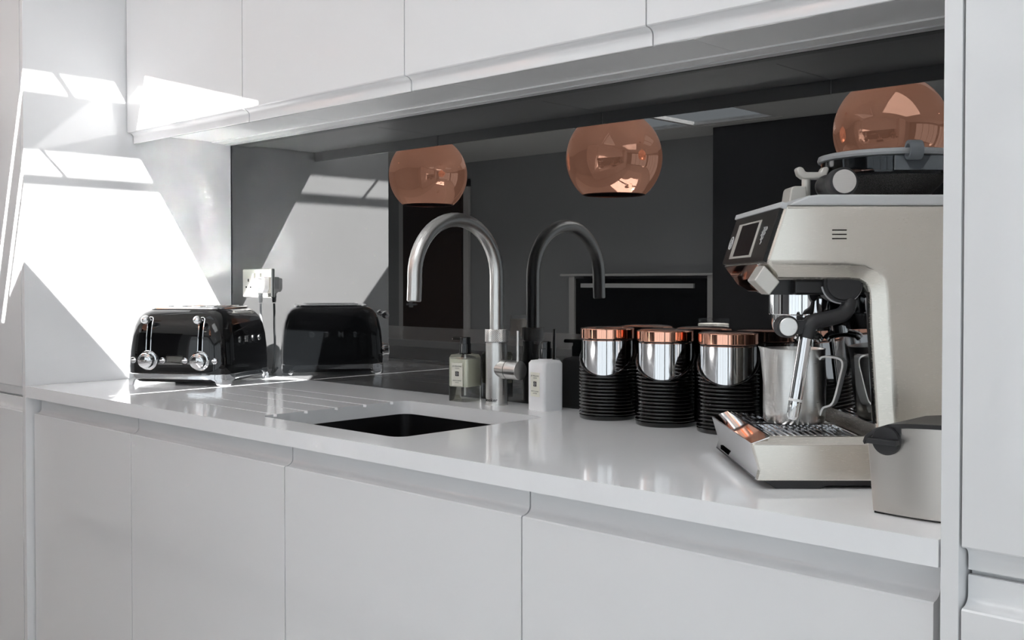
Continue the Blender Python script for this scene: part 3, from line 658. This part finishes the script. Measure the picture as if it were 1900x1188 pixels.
# drip tray
ty = MB()
prof = [(-.0030, .0700), (-.0270, .0612), (-.0205, .0425), (-.0165, .0250), (-.0205, .0118), (.140, .0118), (.140, .0600), (.128, .0600), (.128, .0625), (.0, .0625)]
ty.prism(prof, 'y', .0135, WD-.002)
ty.build('drip_tray', 'black_plastic', cm)
sd = MB(); sd.add([(-.0272, .0, .0605), (-.0168, .0, .0250), (-.0205, .0, .0116), (.1445, .0, .0116), (.1445, .0, .0600), (-.010, .0, .0600), (-.003, .010, .0702), (.1445, .010, .0702),
                  (-.0272, .014, .0605), (-.0168, .014, .0250), (-.0205, .014, .0116), (.1445, .014, .0116), (.1445, .014, .0702), (-.003, .014, .0702)],
                 [(0, 1, 2, 3, 4, 5), (5, 4, 7, 6), (0, 5, 6), (0, 8, 9, 1), (1, 9, 10, 2), (2, 10, 11, 3), (3, 11, 12, 7, 4), (6, 7, 12, 13), (0, 6, 13, 8), (8, 13, 12, 11, 10, 9)])
sd.build('tray_side', 'champagne', cm, smooth=30, bevel=.0025, bseg=3)
MB().prism([(-.0025, .0704), (-.0272, .0614), (-.0275, .0600), (-.004, .0680)], 'y', .003, WD-.001).build('tray_lip', 'chrome', cm, bevel=.0008)
MB().prism([(-.0272, .0604), (-.0168, .0250), (-.0205, .0116), (-.018, .0116), (-.0145, .025), (-.024, .0600)], 'y', .012, WD-.001).build('tray_front', 'polished', cm)
MB().box(-.0196, -.0150, .19, .25, .0118, .021).build('tray_slot', 'void', cm)
for r0, r1 in ((.016, .120), (.150, .268)):
    for k in range(13):
        x = .004+k*.0092
        MB().add([(x, r0, .0655), (x+.0042, r0, .0655), (x+.0042, r1, .0655), (x, r1, .0655), (x+.0006, r0+.001, .0702), (x+.0036, r0+.001, .0702), (x+.0036, r1-.001, .0702), (x+.0006, r1-.001, .0702)],
                 [(3, 2, 1, 0), (4, 5, 6, 7), (0, 1, 5, 4), (1, 2, 6, 5), (2, 3, 7, 6), (3, 0, 4, 7)]).build('slat', 'polished', cm, smooth=0)
rs = MB(); rs.box(.0, .125, .124, .127, .0655, .0702); rs.box(.0, .125, .143, .146, .0655, .0702); rs.box(.0, .002, .012, .272, .0625, .0702); rs.build('grate_rail', 'chrome', cm)
ft = MB(); ft.prism([(-.012, .0118), (.006, .0), (.066, .0), (.074, .004), (.20, .004), (.21, 0), (.30, 0), (.31, .0118)], 'y', .006, WD-.006); ft.build('foot_base', 'black_satin', cm, bevel=.001)
# bean hopper
hc = (.2095, .152)
hp = vcyl(*hc, [(.1, .4515), (.1035, .4522), (.1045, .4555), (.1030, .4600), (.098, .4612), (.02, .4622), (.001, .4624)], 'hopper_lid', 'lid_grey', seg=64)
vcyl(*hc, [(.0995, .4505), (.0975, .4285), (.079, .4270), (.0775, .4285), (.0955, .4300), (.0970, .4505)], 'hopper_wall', 'smoke', seg=64)
vcyl(*hc, [(.0785, .4275), (.060, .4090), (.048, .3925), (.047, .3925), (.058, .4085), (.0765, .4270)], 'hopper_bowl', 'mesh', seg=64)
vcyl(*hc, [(.058, .3922), (.058, .3960), (.045, .3965)], 'hopper_seat', 'black_plastic')
MB().box(-.05, .05, -.0975, -.094, .4300, .4505, Matrix.Translation((hc[0]+.02, hc[1], 0))).build('hopper_window', 'dark_grey_plastic', hp, bevel=.001)
th_ = MB(); mxh = Matrix.Translation((.2015, .043, .4560)) @ Matrix.Rotation(PI/2, 4, 'Y')
th_.lathe([(.0090, -.009), (.0130, -.009), (.0135, -.006), (.0135, .006), (.0130, .009), (.0090, .009), (.0085, 0), (.0090, -.009)], 32, mxh, False, False)
th_.build('lid_tab', 'dark_grey_plastic', hp, smooth=40)
# shut-off lever block on top
MB().prism([(.0500, .3885), (.0530, .410), (.0570, .4134), (.0750, .4134), (.0775, .3915)], 'y', .115, .160).build('lever_block', 'champagne_paint', cm, bevel=.003)
MB().cyl((.0800, .135, .3922), (.0800, .135, .4270), .0062).build('lever_post', 'champagne_paint', cm)
MB().prism([(.0680, .4425), (.0640, .4395), (.0670, .4300), (.0740, .4245), (.1020, .4245), (.1080, .4300), (.1115, .4395), (.1080, .4425), (.1020, .4410), (.0985, .4345), (.0775, .4345), (.0735, .4410)][::-1], 'y', .126, .144).build('lever_handle', 'champagne_paint', cm, bevel=.0025, bseg=3)

# tamper lying on the machine
tmx = (2.143+.1025*math.cos(YAW)-.03*math.sin(YAW), -.499+.1025*math.sin(YAW)+.03*math.cos(YAW), .3922)
tm = thing('coffee_tamper', 'black cylindrical tamper with brushed steel end lying on the coffee machine', 'tamper', tmx, YAW)
rx = Matrix.Translation((0, 0, .0197)) @ Matrix.Rotation(-PI/2, 4, 'X')
MB().lathe([(.0165, 0), (.0188, .001), (.0195, .003), (.0195, .022), (.0185, .026), (.0150, .030)], 40, rx).build('collar', 'black_satin', tm, smooth=40)
MB().lathe([(.0150, .029), (.0150, .070), (.0165, .074), (.0165, .082), (.014, .085)], 40, rx).build('handle', 'black_plastic', tm, smooth=40)
MB().lathe([(.0160, -.0012), (.0160, .0005)], 40, rx).build('end_cap', 'steel_v', tm)

# milk jug on the tray
jx, jy = .0685, .150
jl = (2.143+jx*math.cos(YAW)-jy*math.sin(YAW), -.499+jx*math.sin(YAW)+jy*math.cos(YAW), .0704)
jg = thing('milk_jug', 'small brushed steel milk jug standing on the drip tray', 'jug', jl, YAW)
prof = [(.036, 0), (.042, .001), (.0440, .005), (.0448, .02), (.0448, .07), (.0438, .09), (.0436, .106), (.0442, .1085), (.0430, .1085), (.0424, .106), (.0424, .03), (.040, .008), (.036, .004), (.001, .0035)]
seg = 56; rings = []
for r, z in prof:
    ring = []
    for i in range(seg):
        a = 2*PI*i/seg; e = max(0, math.cos(a-PI)-.90)/.10*max(0, (z-.085)/.0235) if z > .085 else 0
        ring.append(((r+.009*e)*math.cos(a), (r+.009*e)*math.sin(a), z+.003*e))
    rings.append(ring)
MB().loft(rings, True, True).build('body', 'steel_v', jg, smooth=45)
hpth = smooth_path([(.042, 0, .094), (.050, 0, .0985), (.072, 0, .097), (.078, 0, .089), (.074, 0, .070), (.066, 0, .040), (.060, 0, .030), (.049, 0, .025), (.0440, 0, .014)], 6)
hh = MB(); rr_ = []
for k, p in enumerate(hpth):
    a = hpth[max(0, k-1)]; b = hpth[min(len(hpth)-1, k+1)]; t_ = (b-a).normalized(); n2 = Vector((-t_.z, 0, t_.x))
    rr_.append([p+n2*.0014+Vector((0, -.006, 0)), p+n2*.0014+Vector((0, .006, 0)), p-n2*.0014+Vector((0, .006, 0)), p-n2*.0014+Vector((0, -.006, 0))])
hh.loft(rr_); hh.build('handle', 'wire', jg, smooth=30).rotation_euler = (0, 0, R(-44))

# steel caddy with the black rim and knob
cb = thing('knock_box', 'brushed steel bin with black rim and turn knob at the right end of the worktop', 'bin', (2.352, -.49, 0))
def pr(p): return [(x-2.352, z) for x, z in p]
arch = pr([(2.2940, .085), (2.2985, .0925), (2.309, .0995), (2.325, .1045), (2.345, .1070), (2.372, .1085), (2.4105, .1095)])
bmb = MB(); N_ = 18; fv = []
for k in range(N_+1):                            # gently bowed front
    u = k/N_; x1_ = arch[0][0]+(arch[-1][0]-arch[0][0])*u
    zt = next(za+(zb-za)*(x1_-xa)/(xb-xa) for (xa, za), (xb, zb) in zip(arch, arch[1:]) if xa-1e-9 <= x1_ <= xb+1e-9)
    x0_ = (2.3010-2.352)+(2.4105-2.3010)*u
    yb = -.0500-.0070*math.sin(PI*min(1, u*1.0+.0))**.6
    fv.append((x0_, x1_, zt, yb))
nv = N_+1
vv = [(q[0], q[3], .0025) for q in fv]+[(q[1], q[3], q[2]) for q in fv]+[(q[0], .05, .0025) for q in fv]+[(q[1], .05, q[2]) for q in fv]
ff = []
for k in range(N_):
    ff += [(k, k+1, nv+k+1, nv+k), (nv+k, nv+k+1, 3*nv+k+1, 3*nv+k), (2*nv+k+1, 2*nv+k, 3*nv+k, 3*nv+k+1), (k+1, k, 2*nv+k, 2*nv+k+1)]
ff += [(0, nv, 3*nv, 2*nv), (N_, 2*nv+N_, 3*nv+N_, nv+N_)]
bmb.add(vv, ff).build('body', 'bin_steel', cb, smooth=50, bevel=.0015)
rimp = pr([(2.2935, .082), (2.298, .0905), (2.309, .0985), (2.325, .1035), (2.345, .1060), (2.372, .1075), (2.4105, .1085), (2.4105, .1140), (2.372, .1130), (2.345, .1115), (2.322, .1085), (2.305, .1020), (2.294, .0925), (2.2915, .0855)])
MB().prism(rimp, 'y', -.0585, .053).build('rim', 'black_satin', cb, bevel=.0008)
MB().box(2.302-2.352, 2.4095-2.352, -.048, .048, 0, .0025).build('base', 'black_plastic', cb)
MB().box(2.315-2.352, 2.338-2.352, -.0585, -.049, .088, .106).build('knob_tab', 'black_satin', cb, bevel=.0005)
kx, kz = 2.3215-2.352, .0895
kb2 = MB().lathe([(.0172, 0), (.0172, .005), (.0160, .0075), (.012, .008)], 40, Matrix.Translation((kx, -.0555, kz)) @ Matrix.Rotation(PI/2, 4, 'X')).build('knob', 'black_satin', cb, smooth=35)
MB().box(kx-.0185, kx+.0175, -.0735, -.0625, kz-.0033, kz+.0028).build('knob_grip', 'black_satin', kb2, bevel=.001)

# ================================================================== island and pendants (seen in the glass)
isl = thing('kitchen_island', 'white island counter reflected low in the black splashback', 'island', (-.45, -2.02, ZF))
MB().box(-1.85, 1.75, -.49, .47, .866, .90).build('top', 'quartz', isl, bevel=.002)
MB().box(-1.80, 1.70, -.46, .44, .10, .80).build('body', 'gloss_white', isl)
MB().box(-1.80, 1.70, -.44, .41, .80, .866).build('rail', 'carcass', isl)
MB().box(-1.78, 1.68, -.42, .38, 0, .10).build('plinth', 'black_plastic', isl)
for (x, y, rr, h, l) in ((.42, -2.02, .067, .123, 'white candle in a glass tumbler, reflected above the middle canister'), (-.67, -2.0, .05, .115, 'pale candle in a glass tumbler, reflected beside the tap')):
    c = thing('candle', l, 'candle', (x, y, .0))
    MB().lathe([(rr-.002, .0002), (rr, .003), (rr, h), (rr-.003, h), (rr-.004, .012), (.001, .011)], 48).build('tumbler', 'tumbler_glass', c, smooth=40)
    MB().lathe([(rr-.0045, .0125), (rr-.0045, h-.022), (.003, h-.020)], 40).build('wax', 'wax', c)
    MB().cyl((0, 0, h-.022), (0, 0, h-.008), .0012, seg=8).build('wick', 'black_plastic', c)
pl_ = ['copper globe pendant lamp, first from the sunlit corner in the glass', 'copper globe pendant lamp, middle one of the three in the glass', 'copper globe pendant lamp above the coffee machine in the glass']
PR = .21
proto = None
for (x, y, z), l in zip(((-1.401, -2.056, .848), (-.023, -1.913, .816), (1.115, -2.158, .851)), pl_):
    t = thing('pendant_lamp', l, 'lamp', (x, y, z), 0, 'copper pendant lamps over the island')
    pr_ = []
    for k in range(41):
        a = R(8)+(R(180-40)-R(8))*k/40; pr_.append((PR*math.sin(a), PR*math.cos(a)))
    inner = [(r*.975, zz*.975) for r, zz in pr_[::-1]]
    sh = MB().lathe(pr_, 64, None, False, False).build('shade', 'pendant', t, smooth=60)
    MB().lathe(inner+[(pr_[0][0]*.99, pr_[0][1]*.99)], 64, None, False, False).build('inner_shade', 'copper_dark', sh, smooth=60)
    MB().tube([(pr_[-1][0]*.988*math.cos(2*PI*i/64), pr_[-1][0]*.988*math.sin(2*PI*i/64), pr_[-1][1]*.99) for i in range(64)], .0032, 8, closed=True).build('rim', 'copper_dark', sh)
    MB().lathe([(.03, PR*.985), (.034, PR*.99), (.034, PR+.03), (.02, PR+.05)], 32).build('cap', 'copper', t)
    MB().cyl((0, 0, PR+.045), (0, 0, ZC-z-.02), .003, seg=8).build('flex', 'black_plastic', t)
    MB().cyl((0, 0, ZC-z-.025), (0, 0, ZC-z-.0005), .05).build('ceiling_rose', 'copper', t)
    MB().sphere((0, 0, .02), .045).build('bulb', 'bulb', t)
    MB().cyl((0, 0, .06), (0, 0, PR*.99), .018, seg=16).build('lamp_holder', 'black_plastic', t)

# recessed downlights
DL = ['recessed ceiling downlight in front of the dark door', 'recessed ceiling downlight between the dark door and the fireplace cabinet', 'recessed ceiling downlight in front of the fireplace cabinet',
      'recessed ceiling downlight in front of the dark chimney wall', 'recessed ceiling downlight beyond the left end of the island', 'recessed ceiling downlight left of the first copper pendant, near the tall cabinet',
      'recessed ceiling downlight before the far wall window, nearer the chimney wall', 'recessed ceiling downlight nearest the camera, before the far window']
for k, (x, y) in enumerate(((-4.6, -4.1), (-3.2, -4.1), (-1.8, -4.1), (-.4, -3.7), (-3.9, -2.4), (-2.4, -1.2), (.9, -3.9), (2.3, -3.2))):
    t = thing('ceiling_downlight', DL[k], 'downlight', (x, y, ZC), 0, 'recessed ceiling downlights')
    MB().lathe([(.030, -.0005), (.045, -.0005), (.045, -.004), (.032, -.005), (.030, -.003)], 32, None, False, False).build('trim_ring', 'frame_white', t)
    MB().cyl((0, 0, -.0006), (0, 0, -.002), .029).build('lamp', 'spot', t)
    sp = bpy.data.lights.new('downlight_beam', 'SPOT'); sp.energy = 36; sp.spot_size = R(125); sp.spot_blend = .6; sp.shadow_soft_size = .03; sp.color = (1, .97, .93)
    so2 = bpy.data.objects.new('downlight_beam', sp); COL.objects.link(so2); so2.parent = t; so2.location = (0, 0, -.012)
